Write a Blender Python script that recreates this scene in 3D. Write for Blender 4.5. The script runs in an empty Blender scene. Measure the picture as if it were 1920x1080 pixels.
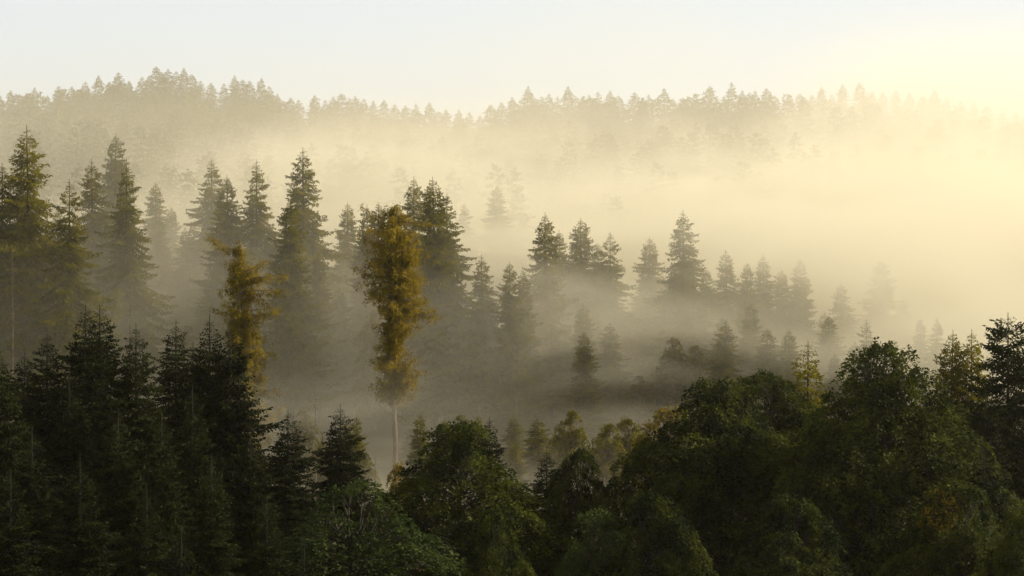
import bpy, math
import numpy as np
from mathutils import Vector

# ------------------------------------------------------------------ camera, sky, sun, exposure
S = bpy.context.scene
COL = S.collection
R = math.radians
FPX = 3583.0          # focal length in photo pixels (30 degrees across 1920)
HOR = 650.0           # photo row of the camera's horizon
ZC = 30.0             # eye height above the valley floor
cam = bpy.data.cameras.new('camera')
cam_o = bpy.data.objects.new('camera', cam)
COL.objects.link(cam_o)
S.camera = cam_o
cam_o.location = (0, 0, ZC)
cam_o.rotation_euler = (R(90), 0, 0)
cam.sensor_width = 36
cam.lens = 36 * FPX / 1920
cam.shift_y = (HOR - 540) / 1920
cam.clip_start = 0.5
cam.clip_end = 6000

SUN_AZ, SUN_EL = 66, 27
w = bpy.data.worlds.new("World")
S.world = w
w.use_nodes = True
bg = w.node_tree.nodes['Background']
sky = w.node_tree.nodes.new('ShaderNodeTexSky')
sky.sky_type = 'NISHITA'
sky.sun_disc = False
sky.sun_elevation = R(SUN_EL)
sky.sun_rotation = R(SUN_AZ)
sky.dust_density = 0.4
sky.ozone_density = 3.0
sky.air_density = 1.0
veil = w.node_tree.nodes.new('ShaderNodeMix')      # thin even veil of high cloud over the sky
veil.data_type = 'RGBA'
veil.inputs[0].default_value = .93
veil.inputs[7].default_value = (4.7, 5.05, 5.45, 1)
wt = w.node_tree.nodes.new('ShaderNodeTexCoord')     # bright at the horizon; unseen upper sky made dim and warm to darken foreground
ws = w.node_tree.nodes.new('ShaderNodeSeparateXYZ')
wr = w.node_tree.nodes.new('ShaderNodeValToRGB')
w.node_tree.links.new(wt.outputs['Generated'], ws.inputs[0])
w.node_tree.links.new(ws.outputs[2], wr.inputs[0])
wr.color_ramp.interpolation = 'EASE'
wr.color_ramp.elements[0].position = .18; wr.color_ramp.elements[0].color = (6.0, 6.6, 7.15, 1)
wr.color_ramp.elements[1].position = .55; wr.color_ramp.elements[1].color = (2.1, 1.75, .70, 1)
w.node_tree.links.new(wr.outputs[0], veil.inputs[7])
w.node_tree.links.new(sky.outputs[0], veil.inputs[6])
w.node_tree.links.new(veil.outputs[2], bg.inputs[0])
bg.inputs[1].default_value = 0.08
w.cycles.sampling_method = 'MANUAL'
w.cycles.sample_map_resolution = 512

sl = bpy.data.lights.new('sun', 'SUN')
sl.energy = 4.6
sl.angle = R(0.5)
sl.color = (1.0, 0.875, 0.70)
so = bpy.data.objects.new('sun', sl)
COL.objects.link(so)
sd = Vector((math.sin(R(SUN_AZ)) * math.cos(R(SUN_EL)), math.cos(R(SUN_AZ)) * math.cos(R(SUN_EL)), math.sin(R(SUN_EL))))
so.rotation_euler = sd.to_track_quat('Z', 'Y').to_euler()

S.view_settings.view_transform = 'Standard'
S.view_settings.look = 'None'
S.view_settings.gamma = 1
S.view_settings.exposure = 0.74
cy = S.cycles
cy.volume_bounces = 3
cy.max_bounces = 6
cy.diffuse_bounces = 2
cy.transmission_bounces = 3
cy.transparent_max_bounces = 8
cy.volume_step_rate = 1.0
cy.volume_max_steps = 128
cy.use_denoising = True
cy.sample_clamp_indirect = 4

# ------------------------------------------------------------------ helpers
def px(u, v, d):
    """photo pixel at distance d -> x, z"""
    return (u - 960) / FPX * d, ZC + (HOR - v) / FPX * d

def tag(o, label=None, cat=None, group=None, kind=None):
    if label: o['label'] = label
    if cat: o['category'] = cat
    if group: o['group'] = group
    if kind: o['kind'] = kind
    return o

def norm(a):
    return a / np.maximum(np.linalg.norm(a, axis=-1, keepdims=True), 1e-9)

def kites(P, D, L, W, rng, up=None, mid=0.45):
    """leaf or needle-twig blades: kite quads from P along D, random roll (or facing up)"""
    n = len(P)
    if up is None:
        up = rng.normal(size=(n, 3))
    side = norm(np.cross(D, up))
    L = np.broadcast_to(np.asarray(L, float), (n,))[:, None]
    W = np.broadcast_to(np.asarray(W, float), (n,))[:, None]
    q = np.empty((n, 4, 3))
    q[:, 0] = P
    q[:, 1] = P + D * L * mid + side * W * .5
    q[:, 2] = P + D * L
    q[:, 3] = P + D * L * mid - side * W * .5
    return q

def tube(pts, rad, sides=6):
    """quads of a tapered tube"""
    pts = np.asarray(pts, float)
    rad = np.asarray(rad, float)
    t = norm(np.gradient(pts, axis=0))
    ref = np.where(np.abs(t[:, 2:3]) > .9, np.array([[1., 0, 0]]), np.array([[0, 0, 1.]]))
    a = norm(np.cross(t, ref))
    b = np.cross(t, a)
    th = np.linspace(0, 2 * np.pi, sides + 1)
    ring = pts[:, None] + rad[:, None, None] * (np.cos(th)[None, :, None] * a[:, None] + np.sin(th)[None, :, None] * b[:, None])
    q = np.stack([ring[:-1, :-1], ring[:-1, 1:], ring[1:, 1:], ring[1:, :-1]], 2)
    return q.reshape(-1, 4, 3)

def quad_mesh(name, parts):
    """parts: list of (quads, material, smooth)"""
    me = bpy.data.meshes.new(name)
    Q = np.concatenate([p[0] for p in parts]).astype(np.float32)
    n = len(Q)
    me.vertices.add(n * 4)
    me.vertices.foreach_set('co', Q.reshape(-1))
    me.loops.add(n * 4)
    me.loops.foreach_set('vertex_index', np.arange(n * 4, dtype=np.int32))
    me.polygons.add(n)
    me.polygons.foreach_set('loop_start', np.arange(0, n * 4, 4, dtype=np.int32))
    mi = np.concatenate([np.full(len(p[0]), k, np.int32) for k, p in enumerate(parts)])
    for p in parts:
        me.materials.append(p[1])
    me.polygons.foreach_set('material_index', mi)
    me.update()
    return me

def node_mat(name):
    m = bpy.data.materials.new(name)
    m.use_nodes = True
    nt = m.node_tree
    return m, nt, nt.nodes['Principled BSDF']

class NX:
    """tiny node-math expression builder"""
    def __init__(s, nt): s.nt = nt
    def m(s, op, a, b=None, c=None, clamp=False):
        n = s.nt.nodes.new('ShaderNodeMath'); n.operation = op; n.use_clamp = clamp
        for i, x in enumerate((a, b, c)):
            if x is None: continue
            if isinstance(x, (int, float)): n.inputs[i].default_value = x
            else: s.nt.links.new(x, n.inputs[i])
        return n.outputs[0]
    def ramp(s, x, a, b, lo=0.0, hi=1.0, smooth=True):
        n = s.nt.nodes.new('ShaderNodeMapRange')
        n.interpolation_type = 'SMOOTHSTEP' if smooth else 'LINEAR'
        if not smooth: n.clamp = True
        s.nt.links.new(x, n.inputs[0])
        for i, k in enumerate((a, b, lo, hi)): n.inputs[i + 1].default_value = k
        return n.outputs[0]
    def mul(s, *a):
        r = a[0]
        for x in a[1:]: r = s.m('MULTIPLY', r, x)
        return r
    def add(s, *a):
        r = a[0]
        for x in a[1:]: r = s.m('ADD', r, x)
        return r

# ------------------------------------------------------------------ materials
def foliage_mat(name, dark, light, translucency=0.25, scale=1.2, accent=None):
    m, nt, p = node_mat(name)
    tc = nt.nodes.new('ShaderNodeTexCoord')
    no = nt.nodes.new('ShaderNodeTexNoise'); no.inputs['Scale'].default_value = scale; no.inputs['Detail'].default_value = 3
    nt.links.new(tc.outputs['Object'], no.inputs['Vector'])
    oi = nt.nodes.new('ShaderNodeObjectInfo')
    x = NX(nt)
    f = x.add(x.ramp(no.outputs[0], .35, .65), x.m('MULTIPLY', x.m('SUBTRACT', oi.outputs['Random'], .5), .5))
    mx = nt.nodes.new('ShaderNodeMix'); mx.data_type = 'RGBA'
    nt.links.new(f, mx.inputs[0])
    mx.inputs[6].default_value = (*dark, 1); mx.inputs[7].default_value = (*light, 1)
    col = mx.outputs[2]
    if accent:
        # a sprig that has already turned: local spot in object space
        cx, cyy, cz, r0, ac = accent
        vm = nt.nodes.new('ShaderNodeVectorMath'); vm.operation = 'DISTANCE'
        nt.links.new(tc.outputs['Object'], vm.inputs[0]); vm.inputs[1].default_value = (cx, cyy, cz)
        n2 = nt.nodes.new('ShaderNodeTexNoise'); n2.inputs['Scale'].default_value = 2.2
        nt.links.new(tc.outputs['Object'], n2.inputs['Vector'])
        k = x.mul(x.ramp(vm.outputs['Value'], r0 * .5, r0, 1, 0), x.ramp(n2.outputs[0], .47, .58))
        m2 = nt.nodes.new('ShaderNodeMix'); m2.data_type = 'RGBA'
        nt.links.new(k, m2.inputs[0]); nt.links.new(col, m2.inputs[6]); m2.inputs[7].default_value = (*ac, 1)
        col = m2.outputs[2]
    nt.links.new(col, p.inputs['Base Color'])
    p.inputs['Roughness'].default_value = .8
    p.inputs['Specular IOR Level'].default_value = .1
    tr = nt.nodes.new('ShaderNodeBsdfTranslucent')
    nt.links.new(col, tr.inputs[0])
    ms = nt.nodes.new('ShaderNodeMixShader'); ms.inputs[0].default_value = translucency
    nt.links.new(p.outputs[0], ms.inputs[1]); nt.links.new(tr.outputs[0], ms.inputs[2])
    nt.links.new(ms.outputs[0], nt.nodes['Material Output'].inputs[0])
    return m

def bark_mat(name, c1, c2):
    m, nt, p = node_mat(name)
    tc = nt.nodes.new('ShaderNodeTexCoord')
    mp = nt.nodes.new('ShaderNodeMapping'); mp.inputs['Scale'].default_value = (6, 6, 1.2)
    nt.links.new(tc.outputs['Object'], mp.inputs[0])
    no = nt.nodes.new('ShaderNodeTexNoise'); no.inputs['Scale'].default_value = 1.5; no.inputs['Detail'].default_value = 5
    nt.links.new(mp.outputs[0], no.inputs['Vector'])
    cr = nt.nodes.new('ShaderNodeValToRGB')
    cr.color_ramp.elements[0].position = .35; cr.color_ramp.elements[0].color = (*c1, 1)
    cr.color_ramp.elements[1].position = .65; cr.color_ramp.elements[1].color = (*c2, 1)
    nt.links.new(no.outputs[0], cr.inputs[0]); nt.links.new(cr.outputs[0], p.inputs['Base Color'])
    p.inputs['Roughness'].default_value = .9
    return m

M_NEEDLE = foliage_mat('spruce_needles', (.003, .006, .0015), (.032, .041, .006), .2, 1.3)  # wide tone range puts highlight contrast into the needle colour
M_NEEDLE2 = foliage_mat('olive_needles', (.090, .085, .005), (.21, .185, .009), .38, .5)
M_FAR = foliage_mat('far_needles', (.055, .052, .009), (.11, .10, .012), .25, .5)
M_LARCH = foliage_mat('larch_needles', (.20, .15, .012), (.40, .30, .022), .42, 1.1)
M_LEAF = foliage_mat('maple_leaves', (.010, .019, .003), (.088, .105, .010), .3, .55)  # lighter blotches paint sunlit highlights into the leaf colour
M_TURN = foliage_mat('turning_maple_leaves', (.026, .040, .005), (.09, .10, .011), .3, .45, accent=(-2.0, -2.4, 24.9, 2.7, (.32, .21, .02)))
M_LEAF2 = foliage_mat('pale_leaves', (.030, .052, .012), (.065, .092, .018), .3, .4)
M_YELLOW = foliage_mat('yellowing_leaves', (.14, .12, .02), (.25, .19, .025), .35, .4)
M_BARK = bark_mat('spruce_bark', (.022, .018, .014), (.06, .047, .036))
M_PALEBARK = bark_mat('pale_bark', (.14, .10, .07), (.32, .24, .175))

# ------------------------------------------------------------------ ground
RIDGE = [(-400, 150), (0, 170), (110, 160), (185, 142), (293, 128), (345, 130), (440, 150), (520, 172), (640, 182), (740, 196), (832, 212),
         (880, 214), (930, 196), (990, 172), (1065, 168), (1140, 174), (1245, 172), (1372, 160), (1437, 168), (1580, 158), (1650, 172),
         (1750, 178), (1800, 192), (1920, 208), (2300, 230)]
RU = np.array([r[0] for r in RIDGE], float)
RV = np.array([r[1] for r in RIDGE], float)
YR = 600.0
_xs = (RU - 960) / FPX * YR
_zs = ZC + (HOR - RV) / FPX * YR - 25
_gx = np.linspace(-400, 400, 161)
_gz = np.interp(_gx, _xs, _zs)
_k = np.exp(-(np.arange(-12, 13) / 5.0) ** 2); _k /= _k.sum()
_gz = np.convolve(np.pad(_gz, 12, mode='edge'), _k, mode='valid')

def ground_z(x, y):
    x = np.asarray(x, float); y = np.asarray(y, float)
    rz = np.interp(x, _gx, _gz)
    side = np.clip(-x / 90, -1, 1)          # the left flank stands higher
    z0 = np.interp(y, [-80, 0, 45, 85, 150, 180], [30.5, 27.8, 12, 3, 1.5, 3])
    z1 = 13 + 3 * side
    z2 = 22 + 7 * side
    z3 = 38 + 7 * side
    t = np.interp(y, [180, 240, 300, 400, YR], [0, 1, 2, 3, 4])
    z = np.where(t <= 0, z0,
        np.where(t <= 1, z0 + (z1 - z0) * t,
        np.where(t <= 2, z1 + (z2 - z1) * (t - 1),
        np.where(t <= 3, z2 + (z3 - z2) * (t - 2), z3 + (rz - z3) * (t - 3)))))
    z = z - np.clip((y - YR) / 400, 0, 3) * 60 * np.clip((y - YR) / 100, 0, 1)
    # bare unseen hill added on the right to shade the valley from the sun
    z = z + 82 * np.exp(-(((x - 225) / 55) ** 2 + ((y - 215) / 95) ** 2))
    z = z + .7 * np.sin(x * .11 + y * .05) * np.cos(y * .083 - x * .03)
    return z

ys = np.concatenate([np.linspace(-80, 700, 196), np.linspace(740, 3000, 30)])
xs = np.concatenate([np.linspace(-2200, -260, 14), np.linspace(-240, 240, 121), np.linspace(260, 2200, 14)])
X, Y = np.meshgrid(xs, ys)
Z = ground_z(X, Y)
me = bpy.data.meshes.new('forest_floor')
nx, ny = len(xs), len(ys)
idx = np.arange(nx * ny).reshape(ny, nx)
faces = np.stack([idx[:-1, :-1], idx[:-1, 1:], idx[1:, 1:], idx[1:, :-1]], -1).reshape(-1, 4)
me.from_pydata(np.stack([X, Y, Z], -1).reshape(-1, 3).tolist(), [], faces.tolist())
for p_ in me.polygons: p_.use_smooth = True
gm, nt, p = node_mat('forest_floor')
no = nt.nodes.new('ShaderNodeTexNoise'); no.inputs['Scale'].default_value = .35; no.inputs['Detail'].default_value = 8
tc = nt.nodes.new('ShaderNodeTexCoord'); nt.links.new(tc.outputs['Object'], no.inputs['Vector'])
cr = nt.nodes.new('ShaderNodeValToRGB')
cr.color_ramp.elements[0].position = .35; cr.color_ramp.elements[0].color = (.025, .03, .012, 1)
cr.color_ramp.elements[1].position = .7; cr.color_ramp.elements[1].color = (.07, .065, .03, 1)
nt.links.new(no.outputs[0], cr.inputs[0]); nt.links.new(cr.outputs[0], p.inputs['Base Color'])
p.inputs['Roughness'].default_value = 1
bp = nt.nodes.new('ShaderNodeBump'); bp.inputs['Distance'].default_value = .5; nt.links.new(no.outputs[0], bp.inputs['Height']); nt.links.new(bp.outputs[0], p.inputs['Normal'])
me.materials.append(gm)
g = bpy.data.objects.new('ground', me); COL.objects.link(g)
tag(g, 'dark forest floor rising from the valley to the far ridge', kind='structure')

# ------------------------------------------------------------------ tree meshes
def spruce_mesh(seed, H=28.0, RAD=3.6, start=.12, lvl=.30, nb=6, tw=.12, kl=.24, kw=.085, taper=.8, droop=.5, ragged=.25, lean=0.0, hang=.35, tipup=.55, gaps=0.0, top_thin=1.0):
    """returns (crown quads, trunk quads) of a spruce H metres tall"""
    rng = np.random.default_rng(seed)
    P, D, L, W, UP = [], [], [], [], []
    T = []
    z = H - .65
    side_bias = rng.uniform(0, 6.28)
    lump = rng.uniform(0, 6.28, 6)
    while z > H * start:
        t = (H - z) / H
        r = RAD * min(1.0, (t / .55) ** taper) * min(1, .45 + t * 7)
        r *= 1 - .35 * max(0, (t - .75) / .25)
        n = nb
        if gaps and rng.random() < gaps: n = max(2, n - 3)
        ph = rng.uniform(0, 6.28)
        for k in range(n):
            a = ph + k * 2 * np.pi / n + rng.normal() * .25
            wob = 1 + .16 * math.sin(3 * a + z * .55 + lump[0]) + .12 * math.sin(5 * a - z * 1.1 + lump[1]) + .12 * math.sin(z * 2.1 + lump[2])
            Lb = max(.12, r * wob * (1 + rng.normal() * ragged) + .12)
            Lb = min(Lb, r * 1.55 + .3)
            zz = z + rng.uniform(-.5, .5) * lvl
            el = 0.38 - 1.15 * min(1, t / .42) + rng.normal() * .09   # ascending at the top, drooping lower
            el = max(el, -.42)
            ns = max(3, int(Lb / tw))
            s = (np.arange(ns) + .6) / ns
            out = Lb * s
            dz = Lb * (math.sin(el) * s - droop * .3 * s ** 1.5 * min(1, t * 3) + tipup * .42 * s ** 3 * min(1, t * 3))
            ca, sa = math.cos(a), math.sin(a)
            bend = rng.normal() * .12 * Lb
            bx = ca * out - sa * bend * s ** 2
            by = sa * out + ca * bend * s ** 2
            spine = np.stack([bx, by, zz + dz], 1)
            fw = norm(np.gradient(spine, axis=0)) if ns > 1 else np.array([[ca, sa, 0.]])
            if Lb > 1.6:
                T.append(tube(np.vstack([[0, 0, zz], spine[::max(1, ns // 3)]]), np.linspace(.009 * Lb + .006, .006, len(spine[::max(1, ns // 3)]) + 1), 3))
            # blades on the spine itself
            P.append(spine); D.append(norm(fw + rng.normal(size=fw.shape) * .35)); L.append(np.full(ns, kl * 1.1)); W.append(np.full(ns, kw)); 
            # side sprays
            l2 = np.clip(.42 * (1 - s) * Lb + .14 + rng.normal(size=ns) * .05, .1, 1.25) * np.clip(s * 4, .3, 1)
            m = np.maximum(1, (l2 / (kl * .55)).astype(int))
            for sg in (-1, 1):
                rep = np.repeat(np.arange(ns), m)
                if len(rep) == 0: continue
                j = np.concatenate([np.arange(q) for q in m])
                f = (j + rng.random(len(j)) * .8) / m[rep]
                sd_ = np.stack([-fw[:, 1], fw[:, 0], np.zeros(ns)], 1) * sg
                dirv = norm(fw * .55 + sd_ * .8)[rep]
                dist = (f * l2[rep])[:, None]
                pos = spine[rep] + dirv * dist
                pos[:, 2] -= hang * (dist[:, 0] ** 1.3) * .5
                pos += rng.normal(size=pos.shape) * .025
                dd = norm(dirv + rng.normal(size=dirv.shape) * .45 + np.array([0, 0, -hang * .8]))
                P.append(pos); D.append(dd); L.append(kl * rng.uniform(.6, 1.15, len(j))); W.append(np.full(len(j), kw))
        z -= lvl * rng.uniform(.75, 1.25) * (1 + .5 * t) * min(1, .6 + t * 3)
    # leader shoot
    zt = np.linspace(H - 1.6, H - .1, 60)
    P.append(np.stack([0 * zt, 0 * zt, zt], 1)); D.append(norm(rng.normal(size=(60, 3)) * .55 + [0, 0, .8])); L.append(np.full(60, kl)); W.append(np.full(60, kw * .8))
    P = np.concatenate(P); D = np.concatenate(D); L = np.concatenate(L); W = np.concatenate(W)
    sc = np.clip(np.hypot(P[:, 0], P[:, 1]) / .9 + (H - P[:, 2]) / 14, .3, 1)
    q = kites(P, D, L * sc, W * sc, rng)
    zt = np.linspace(0, H, 12)
    wx = np.cumsum(rng.normal(size=12) * .04); wy = np.cumsum(rng.normal(size=12) * .04)
    tr = tube(np.stack([wx * 0 , wy * 0, zt], 1), .012 * H * (1 - zt / H) ** .8 + .015, 8)
    q[..., 0] += lean * (q[..., 2] / H) ** 2
    tr[..., 0] += lean * (tr[..., 2] / H) ** 2
    if T:
        T = np.concatenate(T); T[..., 0] += lean * (T[..., 2] / H) ** 2
        tr = np.concatenate([tr, T])
    return q, tr

def broad_mesh(seed, H=26.0, RX=8.0, RY=8.0, base=.12, nc=300, lpc=420, leaf=.22, cr=(1.0, 1.9), airy=0.0, flat=.45, wob=.12, full=.4, interior=.14):
    """broadleaf tree: limbs ending in umbrella-shaped leaf clumps laid in tiers over an uneven crown"""
    rng = np.random.default_rng(seed)
    hb = H * base
    hc = H - hb
    k = rng.uniform(0, 6.28, 8)
    def prof(t, a):
        r = np.where(t > full, np.sqrt(np.clip(1 - ((t - full) / (1 - full)) ** 2.1, 0, 1)), .80 + .20 * t / full)
        r = r * (1 + wob * np.sin(2 * a + k[0] + t * 3) + wob * .8 * np.sin(3 * a + k[1] - t * 5) + wob * .7 * np.sin(t * 15 + k[2] + a) + wob * .4 * np.sin(5 * a + t * 11 + k[3]))
        return r
    n0 = nc * 40
    t = rng.random(n0); a = rng.uniform(0, 2 * np.pi, n0)
    t = np.where(rng.random(n0) < .35, 1 - (1 - t) ** 2 * .35, t)
    r = prof(t, a)
    inner = rng.random(n0) < interior
    rf_ = np.where(inner, rng.uniform(.25, .8, n0), rng.uniform(.84, 1.1, n0))
    top = 1 - .07 * (1 + np.sin(2 * a + k[4])) * (r > .25)
    Cc = np.stack([np.cos(a) * RX * r * rf_, np.sin(a) * RY * r * rf_, hb + hc * t * top - .4], 1)
    C, CRr = [], []
    acc = np.zeros((0, 3)); ar = np.zeros(0)
    for i in range(n0):
        if len(C) >= nc: break
        q = rng.uniform(*cr) * (1 - .3 * (t[i] > .85))
        if len(C):
            dd = Cc[i] - acc
            dd[:, 2] *= 1.5
            if ((dd ** 2).sum(1) < (.95 * (q + ar) * .5) ** 2).any(): continue
        C.append(Cc[i]); CRr.append(q)
        acc = np.array(C); ar = np.array(CRr)
    C = acc; CRr = ar
    P, D, U, Ls = [], [], [], []
    T = []
    zt = np.linspace(0, H * .84, 10)
    tw_ = np.stack([np.cumsum(rng.normal(size=10) * .12), np.cumsum(rng.normal(size=10) * .12), zt], 1)
    T.append(tube(tw_, np.linspace(.018 * H, .05, 10), 8))
    for c, r in zip(C, CRr):
        n = int(lpc * (r / 1.4) ** 2 * (1 - airy * rng.random() * (c[2] > H * .72)))
        ns = max(5, int(n / 14))
        sa = rng.uniform(0, 6.28, ns); sr = np.sqrt(rng.random(ns))
        pick = rng.integers(0, ns, n)
        xx = np.cos(sa[pick]) * sr[pick] * r + rng.normal(size=n) * .15
        yy = np.sin(sa[pick]) * sr[pick] * r + rng.normal(size=n) * .15
        rad2 = np.clip(np.hypot(xx, yy) / r, 0, 1.2)
        zz = flat * r * (1 - rad2 ** 2) + rng.normal(size=n) * .10 - np.abs(rng.normal(size=n)) * .3 * r * (rng.random(n) < .3) + (rng.normal(size=ns) * .16)[pick]
        ho = norm(np.array([[c[0], c[1], 0.]]))[0]
        tilt = -.35 * (xx * ho[0] + yy * ho[1])
        pos = np.stack([xx, yy, zz + tilt], 1) + c
        outd = norm(np.stack([xx + ho[0] * r, yy + ho[1] * r, np.full(n, .1)], 1) + rng.normal(size=(n, 3)) * .6)
        outd[:, 2] -= .35
        P.append(pos); D.append(norm(outd)); U.append(norm(rng.normal(size=(n, 3)) * .55 + [0, 0, 1])); Ls.append(leaf * rng.uniform(.6, 1.2, n))
        z0 = max(hb * .8, min(c[2] - np.hypot(c[0], c[1]) * rng.uniform(.35, .8), H * .8))
        s = np.linspace(0, 1, 6)[:, None]
        p0 = np.array([np.interp(z0, zt, tw_[:, 0]), np.interp(z0, zt, tw_[:, 1]), z0]); mid = np.array([c[0] * .55, c[1] * .55, z0 + (c[2] - z0) * .35]) + rng.normal(size=3) * .5
        limb = (1 - s) ** 2 * p0 + 2 * s * (1 - s) * mid + s ** 2 * c
        T.append(tube(limb, np.linspace(.09, .02, 6), 4))
        for q_ in range(4):
            e_ = c + np.array([math.cos(q_ * 1.57 + r) * r * .7, math.sin(q_ * 1.57 + r) * r * .7, flat * r * .4])
            T.append(tube(np.stack([limb[4], (limb[4] + e_) / 2 + rng.normal(size=3) * .1, e_]), [.025, .018, .01], 3))
    q = kites(np.concatenate(P), np.concatenate(D), np.concatenate(Ls), np.concatenate(Ls) * .75, rng, up=np.concatenate(U), mid=.5)
    return q, np.concatenate(T)

def larch_mesh(seed, H, prof, nbr=120, spread=1.0, strand=1.1, dens=1.0, hook=None, extra=()):
    """ragged larch: prof = [(height fraction, left radius, right radius)] in metres, hanging strands"""
    rng = np.random.default_rng(seed)
    hs = np.array([a[0] for a in prof]) * H; lr = np.array([a[1] for a in prof]); rr = np.array([a[2] for a in prof])
    P, D, L, T = [], [], [], []
    def branch(p0, a, Lb, el, n_st, st):
        s = np.linspace(0, 1, 9)
        ca, sa = math.cos(a), math.sin(a)
        kink = rng.normal(size=2) * .08 * Lb
        sp = np.stack([p0[0] + ca * Lb * s + kink[0] * np.sin(s * 5), p0[1] + sa * Lb * s, p0[2] + Lb * (math.sin(el) * s - .25 * s ** 1.5 + .22 * s ** 3) + kink[1] * np.sin(s * 4)], 1)
        T.append(tube(sp, np.linspace(.022 * Lb + .015, .012, 9), 4))
        n = int(n_st * Lb)
        f = rng.uniform(.12, 1.02, n)
        base = np.stack([np.interp(f, s, sp[:, k]) for k in range(3)], 1) + rng.normal(size=(n, 3)) * [.23, .23, .1]
        ln = st * rng.uniform(.3, 1.15, n) * (1 - .35 * f)
        m = np.maximum(2, (ln / .13).astype(int))
        rep = np.repeat(np.arange(n), m)
        j = np.concatenate([np.arange(q) for q in m])
        pos = base[rep] + np.stack([rng.normal(size=n) * .12, rng.normal(size=n) * .12, -np.ones(n)], 1)[rep] * (j * .13)[:, None] + rng.normal(size=(len(rep), 3)) * .05
        P.append(pos); D.append(norm(rng.normal(size=pos.shape) * .8 + [0, 0, -.5])); L.append(rng.uniform(.22, .5, len(rep)))
    top = hs.max()
    for i in range(nbr):
        z = rng.uniform(hs.min(), top)
        a = rng.uniform(0, 2 * np.pi)
        lim = np.interp(z, hs, lr) if math.cos(a) < 0 else np.interp(z, hs, rr)
        lim = lim * (abs(math.cos(a)) + (1 - abs(math.cos(a))) * .8)
        Lb = max(.25, lim * rng.uniform(.55, 1.12))
        branch((0, 0, z), a, Lb, rng.uniform(-.2, .4), 11 * dens, strand)
    for (z, a, Lb, el, st) in extra:
        branch((0, 0, z * H), a, Lb, el, 16, st)
    zt = np.linspace(0, top - .5, 26)
    wob = np.stack([.10 * np.sin(zt * .5 + seed), .1 * np.cos(zt * .37), zt], 1)
    T.append(tube(wob, .0095 * H * (1 - zt / H) ** .9 + .02, 9))
    P = np.concatenate(P); D = np.concatenate(D); L = np.concatenate(L)
    return kites(P, D, L, L * .32, rng), np.concatenate(T)

def snag_mesh(seed, H):
    rng = np.random.default_rng(seed)
    zt = np.linspace(0, H, 10)
    T = [tube(np.stack([np.cumsum(rng.normal(size=10) * .05), 0 * zt, zt], 1), np.linspace(.11, .02, 10), 7)]
    for i in range(26):
        z = rng.uniform(.25, .98) * H; a = rng.uniform(0, 6.28); L_ = rng.uniform(.3, 1.3)
        e = np.array([math.cos(a) * L_, math.sin(a) * L_, rng.uniform(-.3, .2)])
        T.append(tube(np.stack([[0, 0, z], np.array([0, 0, z]) + e * .5 + [0, 0, .05], np.array([0, 0, z]) + e]), [.03, .02, .008], 3))
    return np.concatenate(T)

class Proto:
    def __init__(s, name, H, crown, trunk, cm, bm, single=False):
        s.H = H; s.single = single
        if single:
            s.mesh = quad_mesh(name, [(crown, cm), (trunk, bm)])
        else:
            s.crown = quad_mesh(name + '_crown', [(crown, cm)])
            s.trunk = quad_mesh(name + '_trunk', [(trunk, bm)])

RNG = np.random.default_rng(7)
COUNT = {}
def put(proto, name, x, y, ztop, label, cat, group=None, wid=1.0, rot=None, zb=None, crown_label=None):
    zb = float(ground_z(x, y)) - .15 if zb is None else zb
    h = ztop - zb
    s = h / proto.H
    wx = (s ** .6) * wid
    rz = RNG.uniform(0, 6.28) if rot is None else rot
    if proto.single:
        o = bpy.data.objects.new(name, proto.mesh)
    else:
        o = bpy.data.objects.new(name, None)
        o.empty_display_size = .5
    COL.objects.link(o)
    o.location = (x, y, zb); o.scale = (wx, wx, s); o.rotation_euler = (0, 0, rz)
    tag(o, label, cat, group)
    if not proto.single:
        for nm, me_ in (('trunk', proto.trunk), ('crown', proto.crown)):
            c = bpy.data.objects.new(nm, me_); COL.objects.link(c); c.parent = o
    COUNT[name] = COUNT.get(name, 0) + 1
    return o

# near spruces (fine blades), middle and far ones (coarser blades)
NEAR = [Proto('near_spruce', 28, *spruce_mesh(11 + i, RAD=r, taper=tp, ragged=rg, start=.25, lvl=.24, nb=8, tw=.13, kl=.27, kw=.12, hang=hg, gaps=gp, tipup=tu), M_NEEDLE, M_BARK)
        for i, (r, tp, rg, hg, gp, tu) in enumerate([(4.7, .98, .25, .45, .0, .7), (5.2, 1.02, .32, .55, .08, .8), (4.2, .92, .28, .4, .05, .6), (5.6, 1.08, .34, .6, .1, .9)])]
OPEN = Proto('open_spruce', 28, *spruce_mesh(33, RAD=6.6, taper=.75, ragged=.3, start=.25, lvl=.42, nb=7, tw=.12, kl=.28, kw=.13, hang=.8, droop=.9, gaps=.15, tipup=1.1), M_NEEDLE, M_BARK)
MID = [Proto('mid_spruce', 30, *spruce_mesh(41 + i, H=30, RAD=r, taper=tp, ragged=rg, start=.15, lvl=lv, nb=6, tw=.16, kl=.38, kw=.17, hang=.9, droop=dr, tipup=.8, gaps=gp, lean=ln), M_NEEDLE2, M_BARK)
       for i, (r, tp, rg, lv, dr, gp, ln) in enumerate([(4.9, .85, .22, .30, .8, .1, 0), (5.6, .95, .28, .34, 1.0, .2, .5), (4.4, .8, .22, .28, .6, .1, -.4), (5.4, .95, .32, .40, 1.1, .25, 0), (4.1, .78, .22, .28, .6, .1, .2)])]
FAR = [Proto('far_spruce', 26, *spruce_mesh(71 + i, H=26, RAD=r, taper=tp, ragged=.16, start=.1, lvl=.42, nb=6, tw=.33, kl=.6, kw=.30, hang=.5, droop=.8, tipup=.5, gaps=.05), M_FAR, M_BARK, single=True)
       for i, (r, tp) in enumerate([(3.8, .85), (4.4, .95), (3.3, .8), (4.8, 1.0), (4.0, .8)])]
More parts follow.
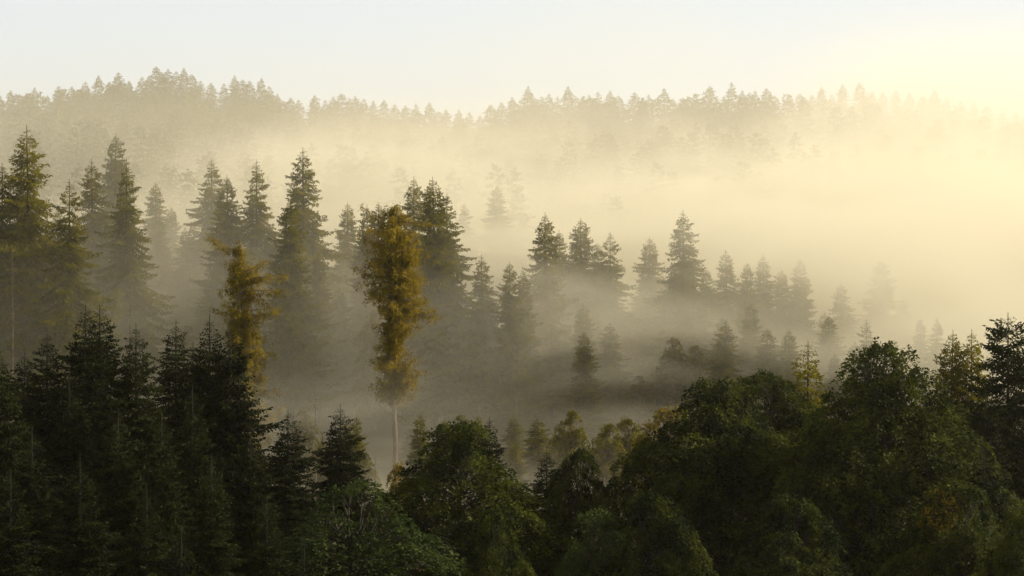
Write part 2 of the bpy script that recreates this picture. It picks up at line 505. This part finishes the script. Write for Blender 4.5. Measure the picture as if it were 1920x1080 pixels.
FARM = [spruce_mesh(81 + i, H=26, RAD=r, taper=.85, ragged=.35, start=.1, lvl=1.0, nb=5, tw=.6, kl=1.0, kw=.6, hang=.5, droop=.8, tipup=.7)[0] for i, r in enumerate([4.0, 4.8, 5.4])]
MAPLE = [Proto('maple', 26, *broad_mesh(101, 26, 6.6, 6.2, nc=300, interior=.22, lpc=620, cr=(.9, 1.6)), M_LEAF, M_BARK),
         Proto('maple', 26, *broad_mesh(102, 26, 8.4, 7.5, nc=460, lpc=560, cr=(.9, 1.8), wob=.12, interior=.34), M_LEAF, M_BARK),
         Proto('maple', 26, *broad_mesh(103, 26, 7.6, 7.0, nc=520, lpc=520, cr=(.8, 1.6), interior=.42, airy=.35, wob=.13), M_LEAF, M_BARK)]
TURN = Proto('turning_maple', 26, *broad_mesh(104, 26, 6.6, 6.4, nc=320, interior=.25, lpc=560, cr=(.8, 1.6)), M_TURN, M_BARK)
ASH = [Proto('ash', 22, *broad_mesh(111, 22, 4.8, 4.6, nc=190, lpc=380, leaf=.22, cr=(.7, 1.3), flat=.6), M_LEAF2, M_BARK),
       Proto('beech', 26, *broad_mesh(112, 26, 4.4, 4.2, nc=120, lpc=150, leaf=.45, cr=(.9, 1.7), flat=.7, wob=.2, full=.3), M_NEEDLE2, M_PALEBARK)]
YEL = Proto('yellow', 20, *broad_mesh(121, 20, 4.5, 4.5, nc=120, lpc=240, leaf=.32, cr=(.8, 1.4), flat=.7), M_YELLOW, M_PALEBARK)

# ------------------------------------------------------------------ near row of dark spruces
def near(u, v, d, label, p=0, wid=1.0, rot=None, group='dark spruces of the foreground row'):
    x, z = px(u, v, d)
    return put(NEAR[p], 'spruce_tree', x, d, z, label, 'spruce tree', group, wid, rot)

NEARS = [
 (-6, 640, 122, 3, 1.0, 'dark spruce cut by the left edge of the picture'),
 (46, 655, 140, 2, .95, 'small dark spruce just right of the left edge tree, lower than its neighbours'),
 (88, 618, 136, 1, .95, 'dark spruce left of the paired tall spruces'),
 (160, 570, 134, 0, 1.0, 'left one of the two tallest paired dark spruces'),
 (187, 568, 137, 2, 1.1, 'right one of the two tallest paired dark spruces'),
 (130, 690, 128, 0, .9, 'dark spruce half hidden in front of the tall pair, on its left'),
 (255, 605, 138, 1, .9, 'slim dark spruce standing alone right of the tall pair'),
 (330, 598, 150, 2, 1.0, 'slightly hazy spruce behind the gap in the left row'),
 (362, 640, 147, 0, .9, 'short dark spruce between the hazy spruce and the twin spruces'),
 (393, 588, 134, 0, 1.0, 'left one of the twin dark spruces beside the hooked larch'),
 (430, 603, 131, 3, 1.0, 'right one of the twin dark spruces beside the hooked larch, with long right boughs'),
 (361, 722, 118, 2, .8, 'young slender spruce in front of the twin spruces'),
 (303, 775, 114, 2, .75, 'young spruce with a long bare leader in front of the slim spruce'),
 (222, 770, 118, 1, .9, 'dark spruce in front of the tall pair, on its right'),
 (60, 800, 112, 0, .9, 'dark spruce low in front of the leftmost trees'),
 (397, 850, 104, 0, .8, 'low dark spruce in front of the young slender spruce'),
 (150, 850, 106, 3, .9, 'low broad dark spruce near the bottom left'),
 (470, 800, 120, 1, .9, 'dark spruce below the long boughs of the twin spruces'),
 (540, 766, 131, 1, 1.0, 'dark spruce right of the hooked larch with its top against mist'),
 (275, 905, 98, 1, .8, 'dark spruce top low in the left foreground, below the bare leader'),
 (20, 880, 98, 2, .9, 'spruce at the left edge reaching the bottom corner'),
 (500, 930, 100, 2, .8, 'dark spruce top low in the foreground left of the pale green tree'),
 (570, 1010, 92, 0, .8, 'lowest spruce top at the bottom edge left of the pale green tree'),
 (340, 985, 92, 3, .8, 'lowest spruce top at the bottom edge under the young slender spruce'),
 (638, 757, 140, 1, 1.05, 'single spruce with wide spreading boughs above the pale green tree'),
 (918, 780, 150, 0, .8, 'spruce top standing behind the round maple'),
 (1025, 838, 138, 2, .9, 'dark spruce right of the round maple, beside the dark broadleaf tree'),
 (1890, 585, 138, 3, .95, 'dark spruce with long open boughs at the right edge'),
 (1848, 715, 132, 0, .85, 'short dark spruce left of the right edge spruce'),
 (1780, 618, 172, 2, .85, 'hazy spruce behind the big maple, left one of two'),
 (1822, 617, 172, 0, .8, 'hazy spruce behind the big maple, right one of two'),
 (1515, 638, 150, 3, .8, 'yellowish bushy spruce top rising between the two big maples'),
 (1845, 830, 118, 1, 1.0, 'black spruce in shade under the right edge spruce'),
]
for (u, v, d, p, wd, lb) in NEARS:
    if u == 1890:
        x_o, z_o = px(u, v, d)
        put(OPEN, 'spruce_tree', x_o, d, z_o, lb, 'spruce tree', 'dark spruces of the foreground row', .95)
        continue
    if u in (1780, 1822, 1515):
        x_o, z_o = px(u, v, d)
        put(MID[p], 'spruce_tree', x_o, d, z_o, lb, 'spruce tree', 'dark spruces of the foreground row', wd * (1.35 if u == 1515 else 1.0))
        continue
    near(u, v, d, lb, p, wd)

# ------------------------------------------------------------------ foreground broadleaf trees
def broad(proto, name, u, v, d, wid, label, cat, rot=None, group='broadleaf trees of the foreground'):
    x, z = px(u, v, d)
    return put(proto, name, x, d, z, label, cat, group, wid, rot)
broad(MAPLE[0], 'maple_tree', 855, 795, 124, 1.12, 'round dark maple left of centre, with layered leaf clumps', 'maple tree', .4)
broad(MAPLE[0], 'maple_tree', 1090, 845, 136, .62, 'dark broadleaf tree in shade between the round maple and the big maples', 'maple tree', 2.1)
broad(MAPLE[1], 'maple_tree', 1350, 715, 130, 1.0, 'broad maple with olive crown, left one of the two big maples', 'maple tree', 1.0)
broad(MAPLE[1], 'maple_tree', 1430, 700, 142, .8, 'olive maple crown behind the gap of the two big maples', 'maple tree', 3.3)
broad(MAPLE[2], 'maple_tree', 1655, 648, 126, 1.02, 'tallest maple on the right with an airy leafy top', 'maple tree', 2.4)
broad(MAPLE[0], 'maple_tree', 1225, 930, 108, .8, 'low dark maple in front of the left side of the broad maple', 'maple tree', 4.0)
broad(TURN, 'maple_tree', 1790, 905, 100, .85, 'lower right maple with an orange patch at its top', 'maple tree', 0.0)
broad(MAPLE[0], 'maple_tree', 1480, 930, 104, .8, 'low dark maple in front of the gap between the two big maples', 'maple tree', 5.4)
broad(MAPLE[0], 'maple_tree', 930, 960, 102, .6, 'low dark bushy maple in front of the round maple', 'maple tree', 2.9)
broad(MAPLE[2], 'maple_tree', 1925, 960, 94, .6, 'yellow green maple cut by the lower right edge', 'maple tree', .9)
broad(ASH[0], 'ash_tree', 672, 908, 112, 1.25, 'pale green bushy ash at the foot of the single spruce', 'ash tree', .3)
broad(ASH[0], 'ash_tree', 1120, 960, 108, .9, 'dark ash low between the round maple and the big maples', 'ash tree', 2.0)
broad(YEL, 'birch_tree', 1252, 762, 156, .8, 'yellowing birch crown peeping over the left shoulder of the broad maple', 'birch tree', .3)
broad(YEL, 'birch_tree', 745, 868, 158, .45, 'small yellow birch at the foot of the tall larch', 'birch tree', 1.3)

# ------------------------------------------------------------------ larches
x, zt = px(740, 378, 232)
zb = float(ground_z(x, 232)) - .2
H = zt - zb
prof = [(.335, .8, 1.0), (.35, 2.0, 2.6), (.40, 3.6, 3.2), (.46, 3.0, 2.8), (.517, 2.1, 2.4), (.55, 2.0, 3.2), (.59, 2.3, 5.2), (.66, 4.0, 5.1), (.74, 4.6, 4.0), (.83, 4.7, 4.0), (.90, 4.0, 3.0), (.95, 1.9, 1.9), (1.0, .3, .4)]
L1 = Proto('larch', H, *larch_mesh(5, H, prof, nbr=260, strand=1.4, extra=[(.955, 2.9, 4.2, .25, .4), (.93, .1, 4.2, .05, .5), (.80, .15, 4.4, .2, .6), (.42, .1, 2.4, .0, 1.8)]), M_LARCH, M_PALEBARK)
put(L1, 'larch_tree', x, 232, zt, 'tall golden larch with a long bare pale trunk', 'larch tree', 'golden larches', H / 1 and 1.0, 0)
x, zt = px(448, 452, 222)
zb = float(ground_z(x, 222)) - .2
H = zt - zb
prof = [(.20, 1.6, 3.4), (.30, 2.0, 4.4), (.42, 2.0, 4.2), (.52, 1.5, 3.8), (.62, 1.2, 3.2), (.70, 1.6, 3.0), (.78, 2.2, 3.6), (.86, 1.8, 2.9), (.93, .8, 1.3), (.98, .3, .4), (1.0, .3, .4)]
L2 = Proto('larch', H, *larch_mesh(9, H, prof, nbr=280, strand=1.3, extra=[(.965, 3.14, 3.3, .42, .7), (.97, 3.02, 2.9, .45, .6), (.96, 3.25, 2.4, .4, .6), (.84, 0.0, 5.2, .30, 1.0), (.80, .1, 5.4, .2, 1.2), (.88, -.1, 3.4, .5, .8), (.74, 3.3, 3.2, .1, .7), (.72, 0, 4.4, .2, 1.2)]), M_LARCH, M_PALEBARK)
put(L2, 'larch_tree', x, 222, zt, 'ragged golden larch with a hooked top leaning left', 'larch tree', 'golden larches', 1.0, 0)

# ------------------------------------------------------------------ middle row in the mist
MIDS = [
 (4, 305, 262, 0, 1.0, 'misty spruce cut by the left edge, above the foreground row'),
 (55, 235, 262, 1, 1.05, 'tallest dark spruce at the far left of the middle row'),
 (130, 335, 258, 3, .95, 'ragged spruce with thin top right of the tallest left spruce'),
 (175, 296, 285, 1, .95, 'olive spruce left of the pair under the left hump'),
 (215, 250, 318, 4, 1.0, 'pale misty spruce rising behind the left pair'),
 (237, 300, 272, 3, .9, 'dark open boughed spruce, right one of the left pair'),
 (292, 340, 335, 0, .9, 'barely visible spruce in thick mist right of the left pair'),
 (322, 388, 340, 2, .9, 'faint short spruce in the mist left of the pale wide spruce'),
 (397, 296, 318, 3, 1.1, 'pale wide spruce in mist above the hooked larch'),
 (428, 328, 290, 4, 1.0, 'narrow spruce against the right side of the pale wide spruce'),
 (481, 298, 292, 3, .95, 'spruce with stepped boughs above the hooked larch, on its right'),
 (547, 372, 262, 4, .95, 'short dark spruce in front of the tall stepped spruce'),
 (569, 276, 288, 1, 1.05, 'tall stepped spruce left of the golden larch'),
 (600, 470, 268, 2, .8, 'light green misty spruce below the tall stepped spruce'),
 (652, 378, 305, 0, .9, 'misty spruce between the stepped spruce and the golden larch'),
 (690, 384, 280, 4, .8, 'spruce top just left of the top of the golden larch, outer one'),
 (712, 377, 276, 2, .8, 'spruce top touching the left of the golden larch top'),
 (748, 384, 285, 4, .7, 'small spruce top directly behind the golden larch'),
 (776, 330, 278, 0, .9, 'tall spruce just right of the golden larch, olive coloured'),
 (817, 331, 262, 2, 1.0, 'dark tall spruce right of the golden larch, left one of the joined two'),
 (838, 362, 264, 3, 1.0, 'dark spruce with long right boughs, right one of the joined two'),
 (905, 476, 262, 1, .9, 'low dark spruce at the foot of the joined two'),
 (932, 345, 380, 0, 1.0, 'ghostly pale spruce in thick mist behind the centre'),
 (870, 380, 372, 3, 1.0, 'ghostly spruce in thick mist right of the joined two'),
 (957, 490, 258, 4, .8, 'small slim spruce between the low dark spruce and the centre right group'),
 (984, 503, 262, 2, .7, 'smallest slim spruce at the left foot of the centre right group'),
 (1022, 398, 272, 0, .95, 'dark topped spruce leading the centre right group'),
 (1050, 432, 292, 4, .9, 'pale spruce filling the gap right of the dark topped spruce'),
 (1086, 408, 288, 2, 1.0, 'second tall spruce of the centre right group'),
 (1122, 455, 296, 4, .8, 'thin spruce left of the wide boughed spruce'),
 (1144, 434, 290, 3, .95, 'wide boughed spruce in the middle of the centre right group'),
 (1218, 443, 304, 0, 1.0, 'pale broad spruce left of the tallest right hand spruce'),
 (1281, 393, 284, 1, 1.05, 'tallest golden lit spruce on the right half'),
 (1365, 466, 290, 1, .9, 'misty spruce right of the tallest right hand spruce'),
 (1400, 490, 292, 4, .8, 'small misty spruce top right of the tallest right hand spruce'),
 (1431, 476, 296, 0, .85, 'misty spruce in the middle of the right hand slope'),
 (1466, 503, 298, 2, .85, 'rounded misty spruce right of the slope middle'),
 (1501, 483, 300, 4, .9, 'spiky pale spruce on the right hand slope'),
 (1578, 526, 300, 1, .9, 'pale stepped spruce left of the ghostly tall tree'),
 (1650, 486, 306, 4, 1.15, 'ghostly tall tree in the bright mist on the right'),
 (1690, 560, 310, 2, .9, 'ghostly spruce leaning on the ghostly tall tree'),
 (1725, 596, 280, 4, .7, 'small faint spruce above the big maple, left one'),
 (1757, 594, 275, 3, .8, 'small faint forked spruce above the big maple, right one'),
 (1860, 640, 290, 2, .8, 'faint spruce behind the right edge spruce'),
 (1000, 560, 272, 2, .7, 'olive spruce low in the mist under the dark topped spruce'),
]
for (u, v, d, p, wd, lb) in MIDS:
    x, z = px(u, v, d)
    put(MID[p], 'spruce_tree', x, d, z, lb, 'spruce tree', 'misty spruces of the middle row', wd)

# snags: slim bare trunks
for (u, vt, vb, d, lb) in [(24, 470, 640, 232, 'pale bare trunk in the mist at the left, above the foreground row'),
                           (243, 440, 600, 236, 'thin pale trunk in the mist under the left pair'),
                           (590, 740, 900, 190, 'pale slim trunk between two foreground spruces'),
                           (700, 855, 930, 160, 'short thin dead trunk left of the foot of the tall larch'),
                           (967, 600, 720, 246, 'thin pale trunk in the centre mist')]:
    x, z = px(u, vt, d)
    zb = float(ground_z(x, d)) - .2
    me_ = quad_mesh('snag', [(snag_mesh(int(u), z - zb), M_PALEBARK)])
    o = bpy.data.objects.new('dead_tree', me_); COL.objects.link(o); o.location = (x, d, zb)
    tag(o, lb, 'dead tree', 'bare trunks in the mist')

# ------------------------------------------------------------------ forest filling the misty slope
MU = np.array([m[0] for m in MIDS if m[2] < 330] + [-200, 2100], float)
MV = np.array([m[1] for m in MIDS if m[2] < 330] + [300, 640], float)
o_ = np.argsort(MU); MU = MU[o_]; MV = MV[o_]
rf = np.random.default_rng(3)
taken = [(m[0], m[2]) for m in MIDS]
spots = []
def far_enough(x, y, r):
    return all((x - a) ** 2 + (y - b) ** 2 > r * r for a, b in spots)
for (u, v, d, *_r) in MIDS: spots.append(((u - 960) / FPX * d, d))
spots += [((740 - 960) / FPX * 235, 235), ((448 - 960) / FPX * 225, 225)]
nslope = 0
tries = 0
nd = 0
while nslope < 150 and tries < 6000:
    tries += 1
    y = rf.uniform(205, 350)
    half = y * 960 / FPX + 6
    x = rf.uniform(-half, half)
    u = 960 + x / y * FPX
    if not far_enough(x, y, 3.7): continue
    zg = float(ground_z(x, y))
    h = rf.uniform(17, 27)
    if y < 350:
        lim = np.interp(u, MU, MV) + rf.uniform(70, 170)     # stays below the row's own tops
        if y < 240: lim = max(lim, 560)
        if u < 520 and y < 262: continue
        if y < 262: lim = max(lim, rf.uniform(775, 840))
        if 700 < u < 800 and y < 235: continue
        if 400 < u < 520 and y < 228: continue
        ztop = ZC + (HOR - lim) / FPX * y
        h = min(h, ztop - zg)
        if h < 6: continue
    spots.append((x, y))
    r = rf.random()
    if r >= .82: h *= .72
    uu = 960 + x / y * FPX
    zone = ('left of the hooked larch' if uu < 448 else 'between the two golden larches' if uu < 740 else 'between the tall larch and the dark topped spruce' if uu < 1022
            else 'between the dark topped spruce and the tallest golden lit spruce' if uu < 1281 else 'right of the tallest golden lit spruce')
    low_ = ' low down' if y < 262 else ''
    if y < 350:
        nd += 1
        if r < .82:
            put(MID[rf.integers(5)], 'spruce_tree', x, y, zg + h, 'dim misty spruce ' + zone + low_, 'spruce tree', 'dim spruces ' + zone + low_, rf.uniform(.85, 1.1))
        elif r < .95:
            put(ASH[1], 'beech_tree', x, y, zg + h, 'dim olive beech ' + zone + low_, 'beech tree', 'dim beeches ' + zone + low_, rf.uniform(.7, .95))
        else:
            put(YEL, 'birch_tree', x, y, zg + h, 'dim yellowish birch ' + zone + low_, 'birch tree', 'dim birches ' + zone + low_, rf.uniform(.6, .8))
    nslope += 1

# trees closing the lower slope between the low growth and the middle row
nadd = 0
for i in range(400):
    if nadd >= 40: break
    y = rf.uniform(256, 312); u = rf.uniform(900, 1640); x = (u - 960) / FPX * y
    if not far_enough(x, y, 2.8): continue
    zg = float(ground_z(x, y))
    zt_ = min(zg + rf.uniform(12, 21), ZC + (HOR - (np.interp(u, MU, MV) + rf.uniform(60, 110))) / FPX * y)
    if zt_ - zg < 7: continue
    spots.append((x, y)); nadd += 1
    zone = 'between the dark topped spruce and the tallest golden lit spruce' if u < 1281 else 'right of the tallest golden lit spruce'
    if rf.random() < .68:
        put(MID[rf.integers(5)], 'spruce_tree', x, y, zt_, 'shorter misty spruce ' + zone, 'spruce tree', 'shorter spruces ' + zone, rf.uniform(.85, 1.1))
    else:
        put(ASH[1], 'beech_tree', x, y, zg + (zt_ - zg) * .8, 'dim olive beech ' + zone, 'beech tree', 'dim beeches ' + zone, rf.uniform(.8, 1.0))

# low young growth on the misty flat between the foreground crowns and the slope
for i in range(46):
    y = rf.uniform(192, 258); u = rf.uniform(530, 1200); x = (u - 960) / FPX * y
    if abs(u - 740) < 26 and y < 235: continue
    if not far_enough(x, y, 2.6): continue
    zt_ = ZC + (HOR - rf.uniform(770, 850)) / FPX * y
    zg = float(ground_z(x, y))
    if zt_ - zg < 4: continue
    spots.append((x, y))
    if rf.random() < .6:
        put(MID[rf.integers(5)], 'spruce_tree', x, y, zt_, 'dim young spruce on the misty flat just beyond the foreground crowns', 'spruce tree', 'dim young spruces on the misty flat', rf.uniform(.6, .85))
    else:
        put(ASH[1], 'beech_tree', x, y, zt_, 'dim young beech on the misty flat just beyond the foreground crowns', 'beech tree', 'dim young beeches on the misty flat', rf.uniform(.6, .9))

# the far wood climbing to the ridge: far more trees than one can count through the fog
Q = []
ry = np.random.default_rng(17)
for i in range(720):
    y = 405 + 184 * ry.random() ** .5
    x = ry.uniform(-1, 1) * (y * .29 + 8)
    h = ry.uniform(18, 26)
    zg_ = float(ground_z(x, y))
    u = 960 + x / y * FPX
    h = min(h, (ZC + (HOR - (np.interp(u, RU, RV) + 9)) / FPX * y) - zg_)
    if h < 8: continue
    q = FARM[i % 3] * np.array([1.1, 1.1, 1.0]) * (h / 26)
    a = ry.uniform(0, 6.28)
    c_, s_ = math.cos(a), math.sin(a)
    Q.append(np.stack([q[..., 0] * c_ - q[..., 1] * s_ + x, q[..., 0] * s_ + q[..., 1] * c_ + y, q[..., 2] + zg_], -1))
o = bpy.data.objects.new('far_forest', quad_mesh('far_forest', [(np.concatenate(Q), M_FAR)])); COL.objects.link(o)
tag(o, 'fogged spruce forest covering the slope up to the far ridge', 'forest', kind='stuff')

# ------------------------------------------------------------------ skyline of the ridge
SKY = [(0,180),(20,168),(42,178),(65,163),(88,178),(110,160),(135,160),(160,152),(185,140),(205,152),(222,134),(242,150),(266,143),(280,140),(293,123),(305,135),
 (315,128),(330,132),(345,126),(360,138),(376,150),(396,154),(420,155),(440,140),(455,148),(468,150),(490,145),(505,160),(520,174),(545,182),(560,186),(590,177),(610,186),(625,180),(640,174),
 (655,182),(666,178),(682,184),(700,188),(720,186),(740,194),(760,196),(780,194),(805,190),(822,208),(836,204),(860,204),(880,209),(900,214),(920,195),(940,190),(960,180),(977,186),(990,160),(1003,182),(1016,179),
 (1030,174),(1045,180),(1065,160),(1080,180),(1092,180),(1105,176),(1121,171),(1144,169),(1160,178),(1190,171),(1205,182),(1216,176),(1245,164),(1262,184),(1275,192),(1290,178),(1304,176),(1318,180),(1331,160),
 (1345,182),(1358,178),(1372,153),(1392,168),(1405,172),(1416,168),(1437,163),(1453,178),(1480,176),(1500,174),(1522,176),(1540,162),(1560,176),(1580,156),(1612,154),(1635,170),(1655,172),(1680,168),(1705,172),(1730,178),(1752,168),(1775,182),
 (1802,188),(1825,190),(1850,196),(1880,206),(1905,208),(1925,212)]
HERO = {65: 'dark little spruce top at the left end of the ridge', 110: 'first stepped spruce top of the left ridge', 185: 'bushy spruce top on the rise to the left hump', 222: 'pointed spruce top left of the left hump',
 293: 'highest spruce top of the left hump', 345: 'last high spruce top at the right of the left hump', 440: 'pale spruce standing on the shoulder right of the left hump', 490: 'second pale spruce on the shoulder right of the left hump',
 640: 'taller spruce in the falling middle of the left ridge', 836: 'first pale spruce in the dip of the ridge', 860: 'middle pale spruce in the dip of the ridge', 880: 'last pale spruce in the dip of the ridge',
 990: 'tall pointed spruce where the right ridge begins', 1065: 'tall thin spruce on the left part of the right ridge', 1245: 'tall narrow spruce before the notch of the right ridge', 1331: 'thin tall spruce after the notch of the right ridge',
 1372: 'highest dark spruce top of the right ridge', 1437: 'last clear pointed spruce before the ridge fades', 1580: 'fading spruce top in bright mist, left one of two', 1612: 'fading spruce top in bright mist, right one of two', 1752: 'nearly vanished spruce top over the white mist'}
rs = np.random.default_rng(21)
for i, (u, v) in enumerate(SKY):
    if u <= 800: d = 585 + rs.uniform(-10, 10); gl, ge = 'small spruce tops along the left ridge', 'small hazy spruce on the skyline of the left ridge'
    elif u <= 905: d = 640; gl, ge = 'small spruce tops in the dip', 'small pale spruce in the dip between the ridges'
    elif u <= 1470: d = 560 + rs.uniform(-10, 10); gl, ge = 'small spruce tops along the right ridge', 'small clear spruce on the skyline of the right ridge'
    else: d = 625 + rs.uniform(-8, 8); gl, ge = 'small fading spruce tops at the right end', 'small spruce fading into the bright mist at the right end of the ridge'
    if u <= 800:
        sec = ('left of the highest top of the left hump' if u < 293 else 'on the right shoulder of the left hump' if u < 520 else 'on the falling middle part of the ridge')
        ge = 'small hazy skyline spruce ' + sec; gl = 'small skyline spruces ' + sec
    elif 905 < u <= 1470:
        sec = 'on the right ridge before its notch' if u < 1270 else 'on the right ridge after its notch'
        ge = 'small clear skyline spruce ' + sec; gl = 'small skyline spruces ' + sec
    x, z = px(u, v, d)
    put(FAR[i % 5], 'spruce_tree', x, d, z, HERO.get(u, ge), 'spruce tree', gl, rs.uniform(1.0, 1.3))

# ------------------------------------------------------------------ air: thin haze and drifting fog
def box(name, x0, x1, y0, y1, z0, z1, mat):
    v = [(x, y, z) for x in (x0, x1) for y in (y0, y1) for z in (z0, z1)]
    f = [(0, 1, 3, 2), (4, 6, 7, 5), (0, 4, 5, 1), (2, 3, 7, 6), (0, 2, 6, 4), (1, 5, 7, 3)]
    m_ = bpy.data.meshes.new(name); m_.from_pydata(v, [], f); m_.materials.append(mat)
    o = bpy.data.objects.new(name, m_); COL.objects.link(o)
    return o
def vol_mat(name, color, g):
    m = bpy.data.materials.new(name); m.use_nodes = True
    nt = m.node_tree; nt.nodes.remove(nt.nodes['Principled BSDF'])
    pv = nt.nodes.new('ShaderNodeVolumePrincipled')
    pv.inputs['Color'].default_value = (*color, 1); pv.inputs['Anisotropy'].default_value = g
    nt.links.new(pv.outputs[0], nt.nodes['Material Output'].inputs['Volume'])
    return m, nt, pv
FOGC = (.985, .952, .82)
m, nt, pv = vol_mat('fog', FOGC, .22)
tc = nt.nodes.new('ShaderNodeTexCoord')
sx = nt.nodes.new('ShaderNodeSeparateXYZ'); nt.links.new(tc.outputs['Object'], sx.inputs[0])
x_, y_, z_ = sx.outputs
X_ = NX(nt)
zg = X_.add(X_.ramp(y_, 160, 310, 3, 20, False), X_.ramp(y_, 310, 600, 0, 66, False))
m2 = nt.nodes.new('ShaderNodeMapping'); m2.inputs['Scale'].default_value = (1 / 120, 1 / 140, 1 / 120)
nt.links.new(tc.outputs['Object'], m2.inputs[0])
nb = nt.nodes.new('ShaderNodeTexNoise'); nb.inputs['Scale'].default_value = 1; nb.inputs['Detail'].default_value = 1.5
nt.links.new(m2.outputs[0], nb.inputs['Vector'])
h0 = X_.m('SUBTRACT', z_, zg)
h_ = X_.add(h0, X_.m('MULTIPLY', X_.m('SUBTRACT', nb.outputs[0], .5), 42.0), X_.ramp(y_, 380, 470, 0, 9))
mp = nt.nodes.new('ShaderNodeMapping'); mp.inputs['Scale'].default_value = (1 / 62, 1 / 60, 1 / 22); mp.inputs['Rotation'].default_value = (0, .45, .2); mp.inputs['Location'].default_value = (3.3, 1.2, 5.1)
nt.links.new(tc.outputs['Object'], mp.inputs[0])
no = nt.nodes.new('ShaderNodeTexNoise'); no.inputs['Scale'].default_value = 1; no.inputs['Detail'].default_value = 4.0; no.inputs['Roughness'].default_value = .55; no.inputs['Distortion'].default_value = .9
nt.links.new(mp.outputs[0], no.inputs['Vector'])
n_ = no.outputs[0]
right = X_.ramp(x_, -35, 75)
h2 = X_.m('SUBTRACT', h_, X_.m('MULTIPLY', right, 0.0))
start = X_.m('MAXIMUM', X_.ramp(y_, 234, 270), X_.mul(.5, X_.ramp(y_, 165, 215), X_.ramp(z_, 14, 30, 1, 0)))
low = X_.mul(.036, X_.ramp(x_, -60, 15, .42, 1), start, X_.ramp(h_, 4, 40, 1, .025), X_.ramp(n_, .44, .585, .05, 1.35))
back = X_.mul(.016, X_.ramp(y_, 300, 345), X_.ramp(h_, 14, 36, 1, .02), X_.ramp(y_, 490, 570, 1, .28), X_.ramp(n_, .36, .60, .3, 1.2))
rgt = X_.mul(.019, right, X_.ramp(y_, 215, 325), X_.ramp(y_, 480, 565, 1, .15), X_.ramp(X_.add(h_, X_.ramp(y_, 360, 460, 0, 8)), 12, 44, 1, 0), X_.ramp(n_, .38, .6, .2, 1.2))
edge = X_.ramp(z_, 76, 108, 1, 0)
fade = X_.mul(.008, X_.ramp(x_, 60, 105), X_.ramp(y_, 400, 480), X_.ramp(z_, 94, 117, 1, 0))
dens = X_.mul(X_.add(low, back, rgt, X_.mul(.0027, X_.ramp(y_, 225, 290))), edge)
dens = X_.add(dens, fade)
nt.links.new(dens, pv.inputs['Density'])
m.cycles.volume_step_rate = 1.0
fo = box('fog_bank', -230, 260, 162, 612, -6, 140, m)
tag(fo, 'bright drifting fog lying over the forested slope', 'fog', kind='stuff')
m, nt, pv = vol_mat('haze', FOGC, .45)
pv.inputs['Density'].default_value = .00006
hz = box('haze', -2300, 2300, -90, 3100, -260, 146, m)
tag(hz, 'very thin pale haze in the air of the valley', 'haze', kind='stuff')
print('COUNTS', COUNT)
